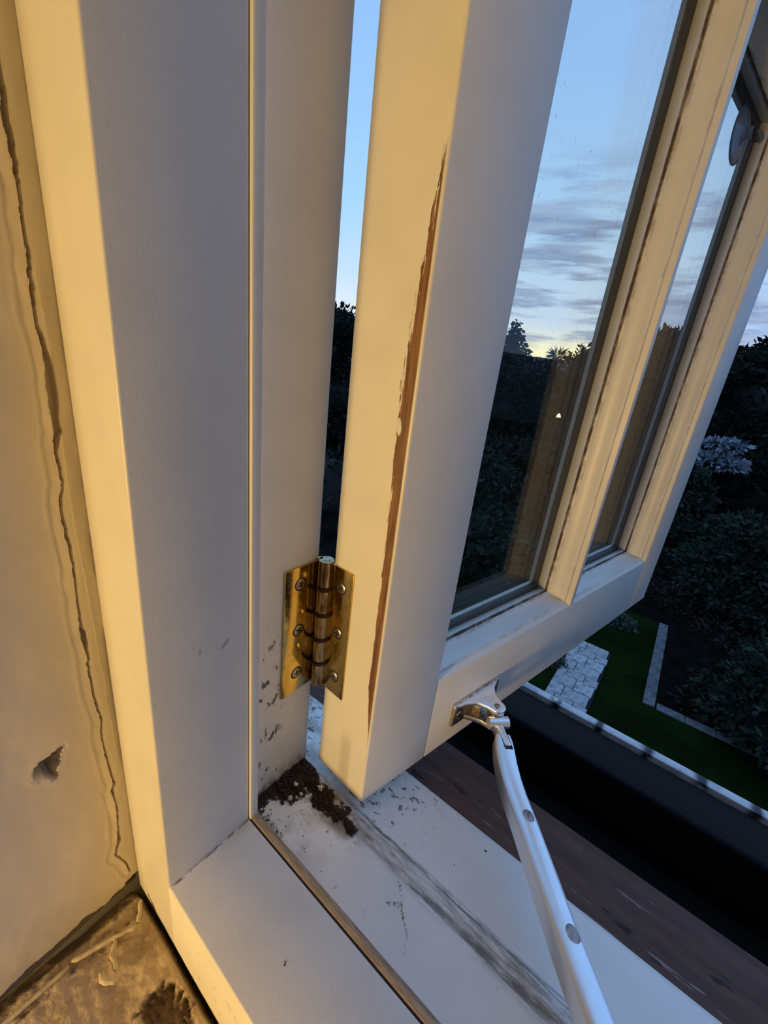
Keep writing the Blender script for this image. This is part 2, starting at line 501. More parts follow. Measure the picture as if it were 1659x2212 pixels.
M_BLOSSOM = leafmat('white_blossom', (.10, .12, .15), (.30, .34, .40))
M_BARK = plain('bark', (.014, .011, .009), .9, 0, 20, .4)
M_SOIL = plain('bed_soil', (.010, .009, .008), 1.0, 0, 3, .6, .4, .05, 0.0)
M_HILL = plain('far_woodland', (.012, .014, .013), .95, 0, .2, .5)

# ------------------------------------------------------------------ room shell
RX0, RX1, RY0, RY1, RZ0, RZ1 = -1700, 2300, -3300, -190, -900, 1500
WIN_R = 1120        # right reveal, out of view; opening widened to let in more skylight
TOP = 640
M_ROOM = plain('room_plaster', (.36, .34, .31), .9, 0, 12, .08)
M_FLOOR = plain('room_floor', (.34, .22, .13), .5, 0, 20, .3)
def struct(o, label, cat):
    return tag(o, label, cat, None, 'structure')
struct(box('floor', (RX0, RY0, RZ0 - 60), (RX1, RY1 + 190, RZ0), M_FLOOR), 'brown boarded room floor below the window', 'floor')
struct(box('ceiling', (RX0, RY0, RZ1), (RX1, RY1 + 190, RZ1 + 60), M_ROOM), 'plain plaster ceiling of the room', 'ceiling')
struct(box('wall_back', (RX0, RY0 - 80, RZ0), (RX1, RY0, RZ1), M_ROOM), 'plain plaster wall at the back of the room', 'wall')
struct(box('wall_left', (RX0 - 80, RY0, RZ0), (RX0, RY1 + 190, RZ1), M_ROOM), 'plain plaster wall left of the window', 'wall')
struct(box('wall_right', (RX1, RY0, RZ0), (RX1 + 80, RY1 + 190, RZ1), M_ROOM), 'plain plaster wall right of the window', 'wall')
wf = struct(empty('wall_front'), 'window wall of the room around the opening', 'wall')
box('wall_panel', (RX0, RY1, RZ0), (-58, 0, RZ1), M_ROOM, wf)
box('wall_panel', (WIN_R, RY1, RZ0), (RX1, 0, RZ1), M_ROOM, wf)
box('wall_panel', (-58, RY1, RZ0), (WIN_R, 0, -62), M_ROOM, wf)
box('wall_panel', (-58, RY1, TOP), (WIN_R, 0, RZ1), M_ROOM, wf)

# plaster cheek of the reveal with its long crack and the chipped hole
crack = [(-50.6, 340), (-50.6, 310.5), (-51.1, 303.2), (-50.7, 297.1), (-50.7, 292.7), (-50.6, 284.9), (-51.0, 277.8), (-50.8, 270.5), (-51.2, 264.1), (-51.4, 257.5), (-51.6, 249.4), (-50.6, 244.6), (-50.1, 236.7), (-50.3, 226.0), (-50.6, 218.9), (-50.3, 214.0), (-51.5, 210.8), (-51.8, 205.7), (-51.3, 196.1), (-52.8, 189.1), (-53.0, 179.9), (-52.3, 166.0), (-52.7, 147.2), (-53.0, 133.9), (-52.5, 126.7), (-52.0, 116.7), (-52.7, 114.7), (-52.5, 96.6), (-51.0, 81.0), (-52.1, 72.7), (-50.6, 46.2), (-49.7, 38.2), (-51.3, 34.9), (-50.2, 20.2), (-51.5, 2.1), (-51.6, -3.3), (-54.4, -11.1), (-50.8, -20.8), (-48.8, -32.3)]
# half width of the crack by height
def crack_w(z):
    wv = .28
    for zc, hw, a in ((228, 13, 1.15), (128, 5, .75), (300, 10, .45), (214, 4, .5), (-3, 5, .55), (36, 4, .3), (262, 9, .2), (180, 14, .12)):
        wv += a * math.exp(-((z - zc) / hw) ** 2)
    return wv
crack2 = [(-49.6, 265), (-49.2, 250), (-49.3, 236), (-49.5, 205), (-49.6, 180), (-49.0, 160), (-48.6, 140), (-48.0, 118), (-48.5, 112), (-47.3, 104), (-47.6, 90), (-47.0, 70), (-46.3, 50)]
def pdist(p, poly):
    best = 1e9
    for (a0, a1), (b0, b1) in zip(poly, poly[1:]):
        if min(abs(p[1] - a1), abs(p[1] - b1)) > 30 and not (min(a1, b1) <= p[1] <= max(a1, b1)): continue
        dx, dy = b0 - a0, b1 - a1
        L = dx * dx + dy * dy
        t = max(0, min(1, ((p[0] - a0) * dx + (p[1] - a1) * dy) / L))
        ex, ey = p[0] - a0 - t * dx, p[1] - a1 - t * dy
        d = (ex * ex + ey * ey) ** .5
        if d < best: best = d; sgn = ex
    return best, (sgn if best < 1e8 else 0)
HOLE = [(-78.7, 69.7), (-75.6, 77.6), (-69.2, 78.6), (-66.3, 79.4), (-68.5, 71.2), (-71.3, 62.5)]
def in_poly(p, poly):
    r = False
    for (x0, y0), (x1, y1) in zip(poly, poly[1:] + poly[:1]):
        if (y0 > p[1]) != (y1 > p[1]) and p[0] < (x1 - x0) * (p[1] - y0) / (y1 - y0) + x0: r = not r
    return r
HOLEC = HOLE + HOLE[:1]
_wc = {}
def wall_pt(y, z):
    k = (y, z)
    if k in _wc: return _wc[k]
    jit = (fbm((y, z, 3.1), .35, 2) * .35, fbm((y, z, 9.7), .35, 2) * .35)
    p = (y + jit[0], z + jit[1])
    base_x = -42.0 - 0.10 * (-45 - y) * 0 + 0.085 * (-45 - y)
    x = base_x + fbm((y, z * .6, 0), .05, 3) * .55 + fbm((y, z, 5), .25, 2) * .10
    mark = 0.0
    if -62 < y < -44:
        d, sg = pdist(p, crack)
        wv = crack_w(z)
        if d < wv: x -= 3.2 * min(1, (wv - d) / wv * 2.2); mark = .35
        else:
            x += .42 * math.exp(-((d - wv) / 1.6) ** 2) * (1 if sg < 0 else .75)
            if sg < 0: x -= .35 * math.exp(-((d - 4.2) / 1.2) ** 2)
        if 50 < z < 265:
            d2, sg2 = pdist(p, crack2)
            if sg2 > 0 and d2 < 5: x -= .55 * math.exp(-d2 / 2.0)
    if -85 < y < -60 and 55 < z < 86:
        ph = (y + fbm((y, z, 1.3), .5, 2) * 1.1, z + fbm((y, z, 7.3), .5, 2) * 1.1)
        dh, _ = pdist(ph, HOLEC)
        if in_poly(ph, HOLE): x -= min(9, dh * 6); mark = max(mark, min(.55, dh * .6))
        elif dh < 2.5: x += .5 * math.exp(-(dh / 1.2) ** 2)
    # ragged foot where the plaster stops above the ledge
    foot = -40 + fbm((y, 0, 2), .12, 2) * 3 + (2.0 if y > -52 else 0) - .04 * (y + 60)
    if z < foot: x -= min(6, (foot - z) * 3.0); mark = max(mark, min(.75, (foot - z) * .4))
    _wc[k] = ((x, y, z), mark)
    return _wc[k]
ys = frange(-190, -118, 6) + frange(-114, -62, .8)[0:] + frange(-61.6, -44.5, .3)
zs = frange(-52, -30, .7) + frange(-29, 345, .75) + frange(350, 640, 12)
wl = grid_mesh('wall_reveal', ys, zs, lambda u, v: wall_pt(u, v)[0], M_PLASTER, attr=lambda u, v: wall_pt(u, v)[1])
struct(wl, 'cracked cream plaster cheek of the reveal with a chipped hole', 'wall')
struct(box('wall_reveal_right', (WIN_R, RY1, -62), (WIN_R + 6, -45, TOP), M_ROOM), 'plain plaster cheek at the right of the reveal', 'wall')

# rough masonry ledge under the frame, inside
def ledge_pt(x, y):
    z = -48 + fbm((x, y, 0), .05, 3) * 1.6 + fbm((x, y, 4), .3, 3) * .5
    mark = 0.0
    dw = x + 40          # gap along the plaster
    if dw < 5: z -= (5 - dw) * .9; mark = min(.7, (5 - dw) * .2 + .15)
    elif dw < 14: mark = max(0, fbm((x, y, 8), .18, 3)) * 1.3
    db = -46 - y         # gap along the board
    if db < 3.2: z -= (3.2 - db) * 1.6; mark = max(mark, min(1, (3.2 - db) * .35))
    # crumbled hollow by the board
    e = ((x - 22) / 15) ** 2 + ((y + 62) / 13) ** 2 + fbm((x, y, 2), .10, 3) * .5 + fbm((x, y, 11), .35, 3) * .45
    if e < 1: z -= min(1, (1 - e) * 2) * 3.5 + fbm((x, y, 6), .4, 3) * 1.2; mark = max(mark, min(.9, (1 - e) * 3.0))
    return (x, y, z), max(0, min(1, mark))
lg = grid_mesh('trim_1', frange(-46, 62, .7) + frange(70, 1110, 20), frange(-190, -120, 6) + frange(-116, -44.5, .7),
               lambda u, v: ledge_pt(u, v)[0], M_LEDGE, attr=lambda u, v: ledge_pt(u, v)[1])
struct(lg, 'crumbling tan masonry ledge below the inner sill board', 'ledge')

# ------------------------------------------------------------------ the fixed window frame
win = struct(empty('window_1'), 'white painted timber window frame with lining boards and sill', 'window frame')
ZT = 556
box('jamb_lining', (-42, -45, -49.5), (0, -.3, TOP), M_LINING, win, .9, 3)
box('sill_board', (-41.8, -44.95, -50), (WIN_R, -.5, 0), M_BOARD, win, .9, 3)
box('joint_line', (-41, -.7, -40), (-1.2, .5, TOP), M_GAP, win)
box('sill_joint_line', (-1.2, -.6, -40), (WIN_R, .6, -.9), M_GAP, win)
box('stop_strip', (-40, -.2, -14), (1.3, 4.9, TOP), M_REBATE, win, .7, 3)
st_ = box('sill_stop_strip', (-.9, .4, -14), (WIN_R, 5.0, .1), M_STRIP, win, .4, 2)
st_['label'] = 'grimy tan bead along the sill'
prism('hinge_jamb', [(-56, 4.5), (-12, 4.5), (-12, 53.4), (-14, 54.6), (-56, 54.6)], 2, -60, TOP, M_REBATE, win, .6, 2)
box('outer_cover_board', (-120, 40, -60), (-56, 54, TOP), M_SASH, win, .6, 2)
prof = [(4, -12.0), (40, -12.6), (42.0, -13.4), (44, -12.8), (50.5, -12.2), (53.5, -14.8), (58, -15.6), (97, -20.5), (101.5, -22.2), (103, -25), (103, -34), (90, -36), (4, -36)]
prism('outer_sill', prof, 0, -120, 1180, M_SILL, win, 0, 2, 50)
box('head_lining', (0, -45, 600), (WIN_R, -.6, TOP), M_LINING, win, 1.2, 2)
box('head_stop', (-12, 0, ZT + 4), (WIN_R, 54, TOP + 20), M_REBATE, win, .8, 2)
box('mullion', (484, -45, -10), (530, 54, 600), M_LINING, win, 1.2, 2)
box('far_jamb', (WIN_R - 42, -45, -10), (WIN_R, 54, 600), M_LINING, win, 1.2, 2)
box('added_fixed_pane', (528, 30, -11), (WIN_R - 40, 34, 600), M_GLASS, win)  # unseen glazed bay, added so more sky reaches sill, lining and sash
box('lintel', (-120, 0, TOP + 2), (1180, 60, TOP + 120), M_SASH, win, .6, 2)

# ------------------------------------------------------------------ casement sash
TH = math.radians(12.05)
BX = (38.8, 53.5, -7.0)
sash = tag(empty('open_casement', BX, math.pi / 2 - TH), 'white casement sash standing open outwards, two tall panes', 'window sash')
SH, OT, OB, S0, SB0, SB1, S1, SW = 556, 503, 68, 55, 232.5, 239, 424, 478
TK = 41.0
def stile_bm():
    bm = prism_bm([(0, 0), (S0, 0), (S0, TK), (-6.2, TK - .4)], 2, 0, SH, 1.1, 3)
    return bm
hs = sharp(bm_obj('hinge_stile', stile_bm(), M_STILE, sash)); hs['label'] = 'hinge stile with paint worn to brown wood along its edge'
box('lock_stile', (S1, 0, 0), (SW, TK, SH), M_SASH, sash, 1.1, 3)
box('bottom_rail', (S0 - .01, 0, 0), (S1 + .01, TK, OB), M_SASH, sash, .9, 2)
box('top_rail', (S0 - .01, 0, OT), (S1 + .01, TK, SH), M_SASH, sash, .9, 2)
box('glazing_bar', (SB0, 0, OB - .5), (SB1, TK, OT + .5), M_SASH, sash, .8, 2)
# moulded beads: profile (inset, t)
BP = [(0, 4.4), (1.9, 5.2), (2.1, 5.9), (1.7, 8.0), (1.4, 10.5), (1.5, 13.0), (2.1, 15.4), (3.1, 17.6), (4.4, 19.4), (5.3, 20.4), (5.5, 21.4), (4.2, 21.9),
      (4.2, 22.9), (6.6, 23.4), (.6, 34.0), (0, 34.0)]
def bead(name, side, a0, a1, z0, z1):
    bm = bmesh.new()
    def ring(end):
        out = []
        for i, t in BP:
            if side == 'L': p = (a0 + i, t, z0 + i if end == 0 else z1 - i)
            elif side == 'R': p = (a1 - i, t, z0 + i if end == 0 else z1 - i)
            elif side == 'B': p = (a0 + i if end == 0 else a1 - i, t, z0 + i)
            else: p = (a0 + i if end == 0 else a1 - i, t, z1 - i)
            out.append(bm.verts.new(p))
        return out
    A, B = ring(0), ring(1)
    n = len(A)
    for i in range(n):
        bm.faces.new((A[i], A[(i + 1) % n], B[(i + 1) % n], B[i]))
    bm.faces.new(A); bm.faces.new(B[::-1])
    return sharp(bm_obj(name, bm, M_BEAD, sash), 28)
for (a0, a1) in ((S0, SB0), (SB1, S1)):
    for sd in 'LRBT':
        bead('glazing_bead', sd, a0, a1, OB, OT)
    box('glass_pane', (a0 + 2, 34.3, OB + 2), (a1 - 2, 37.3, OT - 2), M_GLASS, sash)
    # dark tape line round the glass, and outer putty
    for nm, mtl, i0, i1, t0, t1 in (('glazing_tape', M_SPACER, .5, 7.0, 33.7, 34.25), ('outer_putty', M_PUTTY, .5, 7.0, 37.4, 40.8)):
        for q0, q1 in (((a0 + i0, OB + i0), (a0 + i1, OT - i0)), ((a1 - i1, OB + i0), (a1 - i0, OT - i0)),
                       ((a0 + i1, OB + i0), (a1 - i1, OB + i1)), ((a0 + i1, OT - i1), (a1 - i1, OT - i0))):
            box(nm, (q0[0], t0, q0[1]), (q1[0], t1, q1[1]), mtl, sash)
# small paint drip on the worn edge
bm = bmesh.new(); bmesh.ops.create_icosphere(bm, subdivisions=2, radius=1)
for v in bm.verts: v.co = Vector((-1.0 + v.co.x * .7, 6.8 + v.co.y * 1.7 + .5 * v.co.z, 232 + v.co.z * 4.2))
bm_obj('paint_drip', bm, M_SASH, sash, True)

# ------------------------------------------------------------------ brass butt hinge
AX = Vector((-7.3, 55.0))
hg = tag(empty('butt_hinge', (AX.x, AX.y, 57)), 'polished brass butt hinge joining the open sash to the jamb', 'hinge')
def hl(o): return o
H0, H1 = 0.0, 86.5
def rel(x, y): return (x - AX.x, y - AX.y)
# frame leaf lies on the jamb face x=-12, from y 28.9 to the knuckle
f0, f1 = rel(-12.0, 28.9), rel(-10.7, 53.6)
lf = box('frame_leaf', (f0[0] - .6, f0[1], H0 + .6), (f1[0], f1[1], H1 - .8), M_BRASS, hg, .35, 2)
# sash leaf lies on the sash's hinge edge
ea, eb = Vector((-2.2, 55.9)), Vector((38.8, 53.5))
ed = (eb - ea).normalized(); en = Vector((ed.y, -ed.x))
def on_edge(d, off): p = ea + ed * d + en * off; return rel(p.x, p.y)
poly = [on_edge(-2.5, -.5), on_edge(16.8, -.5), on_edge(16.8, 1.0), on_edge(-2.5, 1.0)]
sharp(bm_obj('sash_leaf', prism_bm(poly, 2, H0 + .2, H1 - .6, .3, 2), M_BRASS, hg))
KR = 4.7
kz = [H0 + (H1 - H0) * i / 5 for i in range(6)]
for i in range(5):
    a, b = kz[i] + (.9 if i else 0), kz[i + 1] - (.9 if i < 4 else 0)
    sharp(bm_obj('knuckle', lathe_bm([(KR - .4, a), (KR, a + .4), (KR, b - .4), (KR - .4, b)], 28), M_KNUCKLE, hg), 40)
    # the wrap that ties this knuckle to its leaf
    if i % 2 == 0: box('knuckle_wrap', (rel(-12.4, 0)[0], rel(0, 52.0)[1], a), (rel(-10.6, 0)[0] + .6, .5, b), M_BRASS, hg)
    else:
        pw = [on_edge(-3, -.6), on_edge(1, -.6), on_edge(1, 1.0), on_edge(-3, 1.2)]
        bm_obj('knuckle_wrap', prism_bm(pw, 2, a, b), M_BRASS, hg)
for i in range(1, 5):
    bm_obj('washer', lathe_bm([(KR + .1, kz[i] - 1.5), (KR + .6, kz[i] - 1.1), (KR + .6, kz[i] + 1.1), (KR + .1, kz[i] + 1.5)], 24), M_RUST, hg, True)
bm_obj('pin', lathe_bm([(2.2, H1 - 2), (2.2, H1 + .15), (1.6, H1 + .3)], 18), M_SCREW, hg)
def screw(M, rot):
    bm = lathe_bm([(3.35, -.4), (3.35, .12), (2.9, .42), (2.0, .55)], 24, M)
    s_ = sharp(bm_obj('screw', bm, M_SCREW, hg), 40)
    bm2 = bmesh.new()
    for k in (0, 1):
        b2 = box_bm((-2.0, -.42, .2), (2.0, .42, .62))
        bmesh.ops.transform(b2, matrix=M @ Matrix.Rotation(rot + k * math.pi / 2, 4, 'Z'), verts=b2.verts)
        me = bpy.data.meshes.new('t'); b2.to_mesh(me); b2.free(); bm2.from_mesh(me); bpy.data.meshes.remove(me)
    bm_obj('recess', bm2, M_SCREWDARK, s_)
    r3 = bmesh.new()
    N_ = 28
    vs_ = []
    for k in range(N_):
        a = 2 * math.pi * k / N_
        vs_.append((r3.verts.new(M @ Vector((3.35 * math.cos(a), 3.35 * math.sin(a), .08))), r3.verts.new(M @ Vector((4.0 * math.cos(a), 4.0 * math.sin(a), .05)))))
    for k in range(N_):
        A, B = vs_[k], vs_[(k + 1) % N_]
        r3.faces.new((A[0], B[0], B[1], A[1]))
    bmesh.ops.solidify(r3, geom=r3.faces[:], thickness=.06)
    bm_obj('countersink', r3, M_RUST, s_)
for zz, ro in ((131.9, .4), (101.8, 1.1), (71.6, .2)):
    x, y = rel(-10.72, 39.6)
    screw(Matrix.Translation((x, y, zz - 57)) @ Matrix.Rotation(math.pi / 2, 4, 'Y'), ro)
for zz, ro in ((131.1, .7), (101.4, .1), (70.2, .5)):
    x, y = on_edge(8.2, .98)
    zax = Vector((en.x, en.y, 0)); xax = Vector((ed.x, ed.y, 0)); yax = zax.cross(xax)
    M = Matrix.Identity(4)
    for i in range(3): M[i][0] = xax[i]; M[i][1] = yax[i]; M[i][2] = zax[i]
    M.translation = (x, y, zz - 57)
    screw(M, ro)

# ------------------------------------------------------------------ casement stay
Sd = Vector((math.sin(TH), math.cos(TH), 0)); Nn = Vector((math.cos(TH), -math.sin(TH), 0))
def sw(s, t, z): return Vector(BX) + Sd * s - Nn * t + Vector((0, 0, z))
stay = tag(empty('casement_stay', (0, 0, 0)), 'silver casement stay arm reaching from the sash to the sill', 'window stay')
def sash_prism(name, poly, z0, z1, mat, bev=.5, par=None):
    bm = prism_bm(poly, 2, z0, z1, bev, 2)
    for v in bm.verts: v.co = sw(v.co.x, v.co.y, v.co.z)
    return sharp(bm_obj(name, bm, mat, par or stay))
# base plate screwed to the bottom rail
sash_prism('base_plate', [(77, -.05), (130, -.05), (130, -3.0), (77, -3.0)], 17.5, 36, M_PITTED, .7)
for s in (83, 124):
    M = Matrix.Translation(sw(s, -2.9, 26.5)) @ Nn.to_track_quat('Z', 'Y').to_matrix().to_4x4()
    bm_obj('screw', lathe_bm([(2.6, -.3), (2.6, .2), (1.8, .6)], 18, M), M_SCREW, stay, True)
lug = [(79, -2.6), (128, -2.6), (118, -6.5), (112.5, -12), (110.5, -18)] + \
      [(104.5 + 6 * math.cos(a), -19 - 6 * math.sin(a)) for a in [math.radians(x) for x in range(0, 181, 20)]] + [(97.5, -15), (94.5, -8), (88, -5)]
sash_prism('upper_lug', lug, 32.6, 36, M_CHROME, .6)
lug2 = [(90, -2.6), (119, -2.6), (114, -6.5), (110.5, -12), (109.5, -18)] + \
       [(104.0 + 5.5 * math.cos(a), -19 - 5.5 * math.sin(a)) for a in [math.radians(x) for x in range(0, 181, 20)]] + [(97, -13), (93, -6)]
sash_prism('lower_lug', lug2, 17.5, 21.5, M_PITTED, .6)
sash_prism('lug_web', [(99, -2.6), (111, -2.6), (109, -9), (101, -9)], 21, 33, M_PITTED, .5)
M = Matrix.Translation(sw(104, -19, 16.5))
bm_obj('pivot_pin', lathe_bm([(2.2, 0), (2.2, 20)], 16, M), M_SCREW, stay, True)
# swivel block between the lugs carrying the cross pin
AD = Vector((.69, -.72, 0)); AN = Vector((.72, .69, 0))
SWC = sw(104, -19, 27)
def arm_box(name, c, L0, L1, W, z0, z1, mat, bev):
    bm = box_bm((L0, -W, z0), (L1, W, z1), bev, 3)
    for v in bm.verts: v.co = Vector(c) + AD * v.co.x + AN * v.co.y + Vector((0, 0, v.co.z))
    return sharp(bm_obj(name, bm, mat, stay), 40)
arm_box('swivel_block', (SWC.x, SWC.y, 0), -4.5, 5.5, 4.6, 14.8, 25.4, M_PITTED, 1.2)
arm_box('swivel_tongue', (SWC.x, SWC.y, 0), 2, 26, 2.3, 11.5, 22.0, M_CHROME, .8)
bm = tube_bm([Vector((SWC.x, SWC.y, 20.6)) + AD * 6.5 - AN * 7.2, Vector((SWC.x, SWC.y, 20.6)) + AD * 6.5 + AN * 7.2], 4.3, 20)
sharp(bm_obj('cross_pin', bm, M_CHROME, stay), 40)
# the arm: rounded-top bar swept along a slightly cranked path, slotted at the swivel
path = [(91.0, 138.0, 23.0), (93.3, 134.6, 22.7), (96.8, 129.2, 21.6), (101.5, 122.6, 19.8), (107.5, 115.0, 18.5), (114, 107.5, 18.0), (124, 96.7, 17.9), (158.3, 57.2, 18.0), (200, 12.5, 18.0), (246, -37.0, 18.0), (258, -50, 18.2), (266, -56, 20.5)]
path = [Vector(p) for p in path]
HWID, HGT = 6.3, 13.0
def section():
    pts = [(-HWID + .6, -HGT), (-HWID, -HGT + .6), (-HWID, -2.6)]
    for k in range(1, 8):
        a = math.pi - k * math.pi / 8
        pts.append((HWID * math.cos(a), -2.6 + 2.9 * math.sin(a) ** .8))
    pts += [(HWID, -2.6), (HWID, -HGT + .6), (HWID - .6, -HGT)]
    return pts
def sweep(name, path, secf, mat):
    bm = bmesh.new(); rings = []
    for i, p in enumerate(path):
        d = (path[min(i + 1, len(path) - 1)] - path[max(i - 1, 0)]); d.normalize()
        a = Vector((-d.y, d.x, 0)).normalized()     # left of travel, horizontal
        up = d.cross(a).normalized()
        if up.z < 0: up = -up
        rings.append([bm.verts.new(p - a * u * -1 + up * v) for u, v in secf(i)])
    n = len(rings[0])
    for r0, r1 in zip(rings, rings[1:]):
        for k in range(n): bm.faces.new((r0[k], r0[(k + 1) % n], r1[(k + 1) % n], r1[k]))
    bm.faces.new(rings[0]); bm.faces.new(rings[-1][::-1])
    return bm
def secf(i):
    k = {0: .80, 1: .93}.get(i, 1.0)
    return [(u * k, v) for u, v in section()]
arm_bm = sweep('arm', path, secf, M_CHROME)
arm = sharp(bm_obj('arm', arm_bm, M_CHROME, stay), 30)
arm['label'] = 'long silver arm with round peg holes'
# fork slot at the end of the arm
c0 = path[0]
slot = bmesh.new()
b_ = box_bm((-8, -2.9, -14), (11, 2.9, 6), .8, 2)
for v in b_.verts: v.co = c0 + AD * v.co.x + AN * v.co.y + Vector((0, 0, v.co.z))
slot_o = bm_obj('slot_cutter', b_, None)
# peg holes
def hole_at(c, L, r=3.1):
    bm = bmesh.new(); rings = []
    n = 24
    for zz in (-20, 8):
        ring = []
        for k in range(n):
            a = 2 * math.pi * k / n
            x = r * math.cos(a) + (L if math.cos(a) > 0 else -L); y = r * math.sin(a)
            ring.append(bm.verts.new(Vector(c) + AD * x + AN * y + Vector((0, 0, zz))))
        rings.append(ring)
    for k in range(n): bm.faces.new((rings[0][k], rings[0][(k + 1) % n], rings[1][(k + 1) % n], rings[1][k]))
    bm.faces.new(rings[0][::-1]); bm.faces.new(rings[1])
    return bm_obj('hole_cutter', bm, None)
cutters = [slot_o]
for c in ((123.6, 99.0, 18), (157.9, 60.8, 18), (192, 24, 18), (224, -10.5, 18)):
    cutters.append(hole_at(c, .5))
for cu in cutters:
    md = arm.modifiers.new('cut', 'BOOLEAN'); md.operation = 'DIFFERENCE'; md.object = cu; md.solver = 'EXACT'
dg = bpy.context.evaluated_depsgraph_get()
newme = bpy.data.meshes.new_from_object(arm.evaluated_get(dg))
arm.modifiers.clear()
arm.data = newme
if not newme.materials: newme.materials.append(M_CHROME)
newme.materials[0] = M_CHROME
for cu in cutters: bpy.data.objects.remove(cu, do_unlink=True)
sharp(arm, 30)

# sill peg the stay drops on (out of the picture, on the inner sill)
peg = tag(empty('stay_peg', (192, 24 - 0, -12)), 'silver peg bracket on the sill under the stay arm', 'window stay')
bm_obj('peg', lathe_bm([(2.4, 2), (2.4, 28), (1.4, 30)], 16), M_CHROME, peg, True)
sharp(bm_obj('foot_plate', box_bm((-9, -17, 0), (9, 17, 2.4), .6, 2), M_CHROME, peg))

# ------------------------------------------------------------------ suction cup on the glass
cup = tag(empty('suction_cup', sw(381, 34.2, 478), math.pi / 2 - TH), 'clear rubber suction cup stuck high on the far pane', 'suction cup')
Mx = Matrix.Rotation(math.pi / 2, 4, 'X')       # local z -> -y (towards the room side)
bm_obj('cup_disc', lathe_bm([(21, 0), (21, .4), (17, 1.1), (11, 2.4), (7, 4.0), (4.6, 6), (4.2, 9)], 32, Mx), M_CUP, cup, True)
bm_obj('hook', tube_bm([(0, -8, 0), (6, -9.5, 1), (16, -9.5, 1), (21, -9, 3)], [3.2, 3.0, 2.6, 2.0], 12), M_BLACK, cup, True)

# ------------------------------------------------------------------ debris
rnd = random.Random(7)
def lumps(name, pts, mat, parent=None):
    vs, fs = [], []
    for (x, y, z, r) in pts:
        b = len(vs)
        ax = [Vector((rnd.uniform(-1, 1), rnd.uniform(-1, 1), rnd.uniform(-1, 1))).normalized() for _ in range(1)][0]
        Rm = Matrix.Rotation(rnd.uniform(0, 6.28), 3, ax)
        for c in ((1, 0, 0), (-1, 0, 0), (0, .8, 0), (0, -.8, 0), (0, 0, .6), (0, 0, -.6)):
            q = Rm @ Vector(c) * r * rnd.uniform(.7, 1.3)
            vs.append(((x + q.x) * MM, (y + q.y) * MM, (z + q.z * .8) * MM))
        for f in ((0, 2, 4), (2, 1, 4), (1, 3, 4), (3, 0, 4), (2, 0, 5), (1, 2, 5), (3, 1, 5), (0, 3, 5)):
            fs.append(tuple(b + i for i in f))
    me = bpy.data.meshes.new(name); me.from_pydata(vs, [], fs); me.update()
    return link(name, me, mat, parent)
pts = []
def floor_z(y): return -12.2 if y < 50 else -12.2 - (y - 50) * .9
while len(pts) < 8200:
    x, y = rnd.uniform(-12, 48), rnd.uniform(6, 54)
    n = fbm((x, y, 0), .09, 4)
    # heap against the jamb foot
    d1 = (x + 12) + .18 * abs(y - 30) - 12 - (9 if 26 < y < 46 else 0)
    # tongue along the sill ridge
    d2 = abs(y - 43.5 + .06 * x) - (7.0 - .12 * max(0, x - 5)) if x < 46 else 9
    d = min(d1, d2 * 1.5) + n * 10 + fbm((x, y, 4), .4, 3) * 3
    if d < 0 and rnd.random() < min(1, .25 - d * .16):
        h = min(3.2, -d * .32)
        pts.append((x, y, floor_z(y) + rnd.uniform(0, h), rnd.uniform(.25, .85)))
tag(lumps('corner_dirt', pts, M_MOSS), 'dark brown damp dirt heaped in the sill corner', 'dirt', None, 'stuff')
pts = [(rnd.gauss(0, 1) * 16 + 5, rnd.uniform(8, 50), -11.9, rnd.uniform(.2, .5)) for _ in range(130)]
pts = [p for p in pts if p[0] > -11] + [(2 + rnd.gauss(0, 2), 10 + rnd.gauss(0, 1.2) + .0, -11.8, rnd.uniform(.3, .7)) for _ in range(30)]
pts += [(6 + i * .35 + rnd.gauss(0, .8), 9 + rnd.uniform(0, 3), -11.8, rnd.uniform(.25, .6)) for i in range(30)]
def smear(a, b, n, w, r):
    return [(a[0] + (b[0] - a[0]) * t + rnd.gauss(0, w), a[1] + (b[1] - a[1]) * t + rnd.gauss(0, w), -12.15, rnd.uniform(.12, r)) for t in (rnd.random() for _ in range(n))]
pts += smear((79.3, 39.7), (84.4, 34.5), 26, .35, .32) + smear((81.0, 27.5), (87, 32.2), 40, .5, .38) + smear((86.5, 32), (91, 27.5), 30, .3, .35) + smear((91, 27.5), (96.2, 23.8), 24, .3, .28) + smear((96.2, 23.8), (99.1, 15.2), 14, .4, .22)
pts += [(108.8, 90.9, -19.6, 1.0), (98.2, 69.6, -17.0, .75), (63.1, -25.6, .1, .7), (62.6, -24.9, .1, .5)]
tag(lumps('scattered_grit', pts, M_MOSS), 'scattered dark grit on the white sill rebate', 'grit', None, 'stuff')
for (x, y, r) in ((-1, 35, 1.5), (12.5, 44, 1.7), (2.5, 27.5, 1.6), (6.5, 33, 1.0)):
    bm = bmesh.new(); bmesh.ops.create_icosphere(bm, subdivisions=2, radius=1)
    for v in bm.verts:
        k = .85 + fbm(v.co * 1.3 + Vector((x, y, 0)), 1.0, 3) * .75
        v.co = Vector((x + v.co.x * r * 1.3 * k, y + v.co.y * r * k, (-10.4 if x == 2.5 else -8.9) + v.co.z * r * .55 * k))
    o = bm_obj('paint_flake', bm, M_FLAKE, None, True)
    tag(o, {-1: 'pale paint crumb on the dirt nearest the jamb', 12.5: 'pale paint crumb on the dirt under the open sash edge',
            2.5: 'pale paint crumb at the near edge of the corner dirt', 6.5: 'smallest pale paint crumb between the others in the corner dirt'}[x], 'paint flake', 'paint crumbs on the corner dirt')
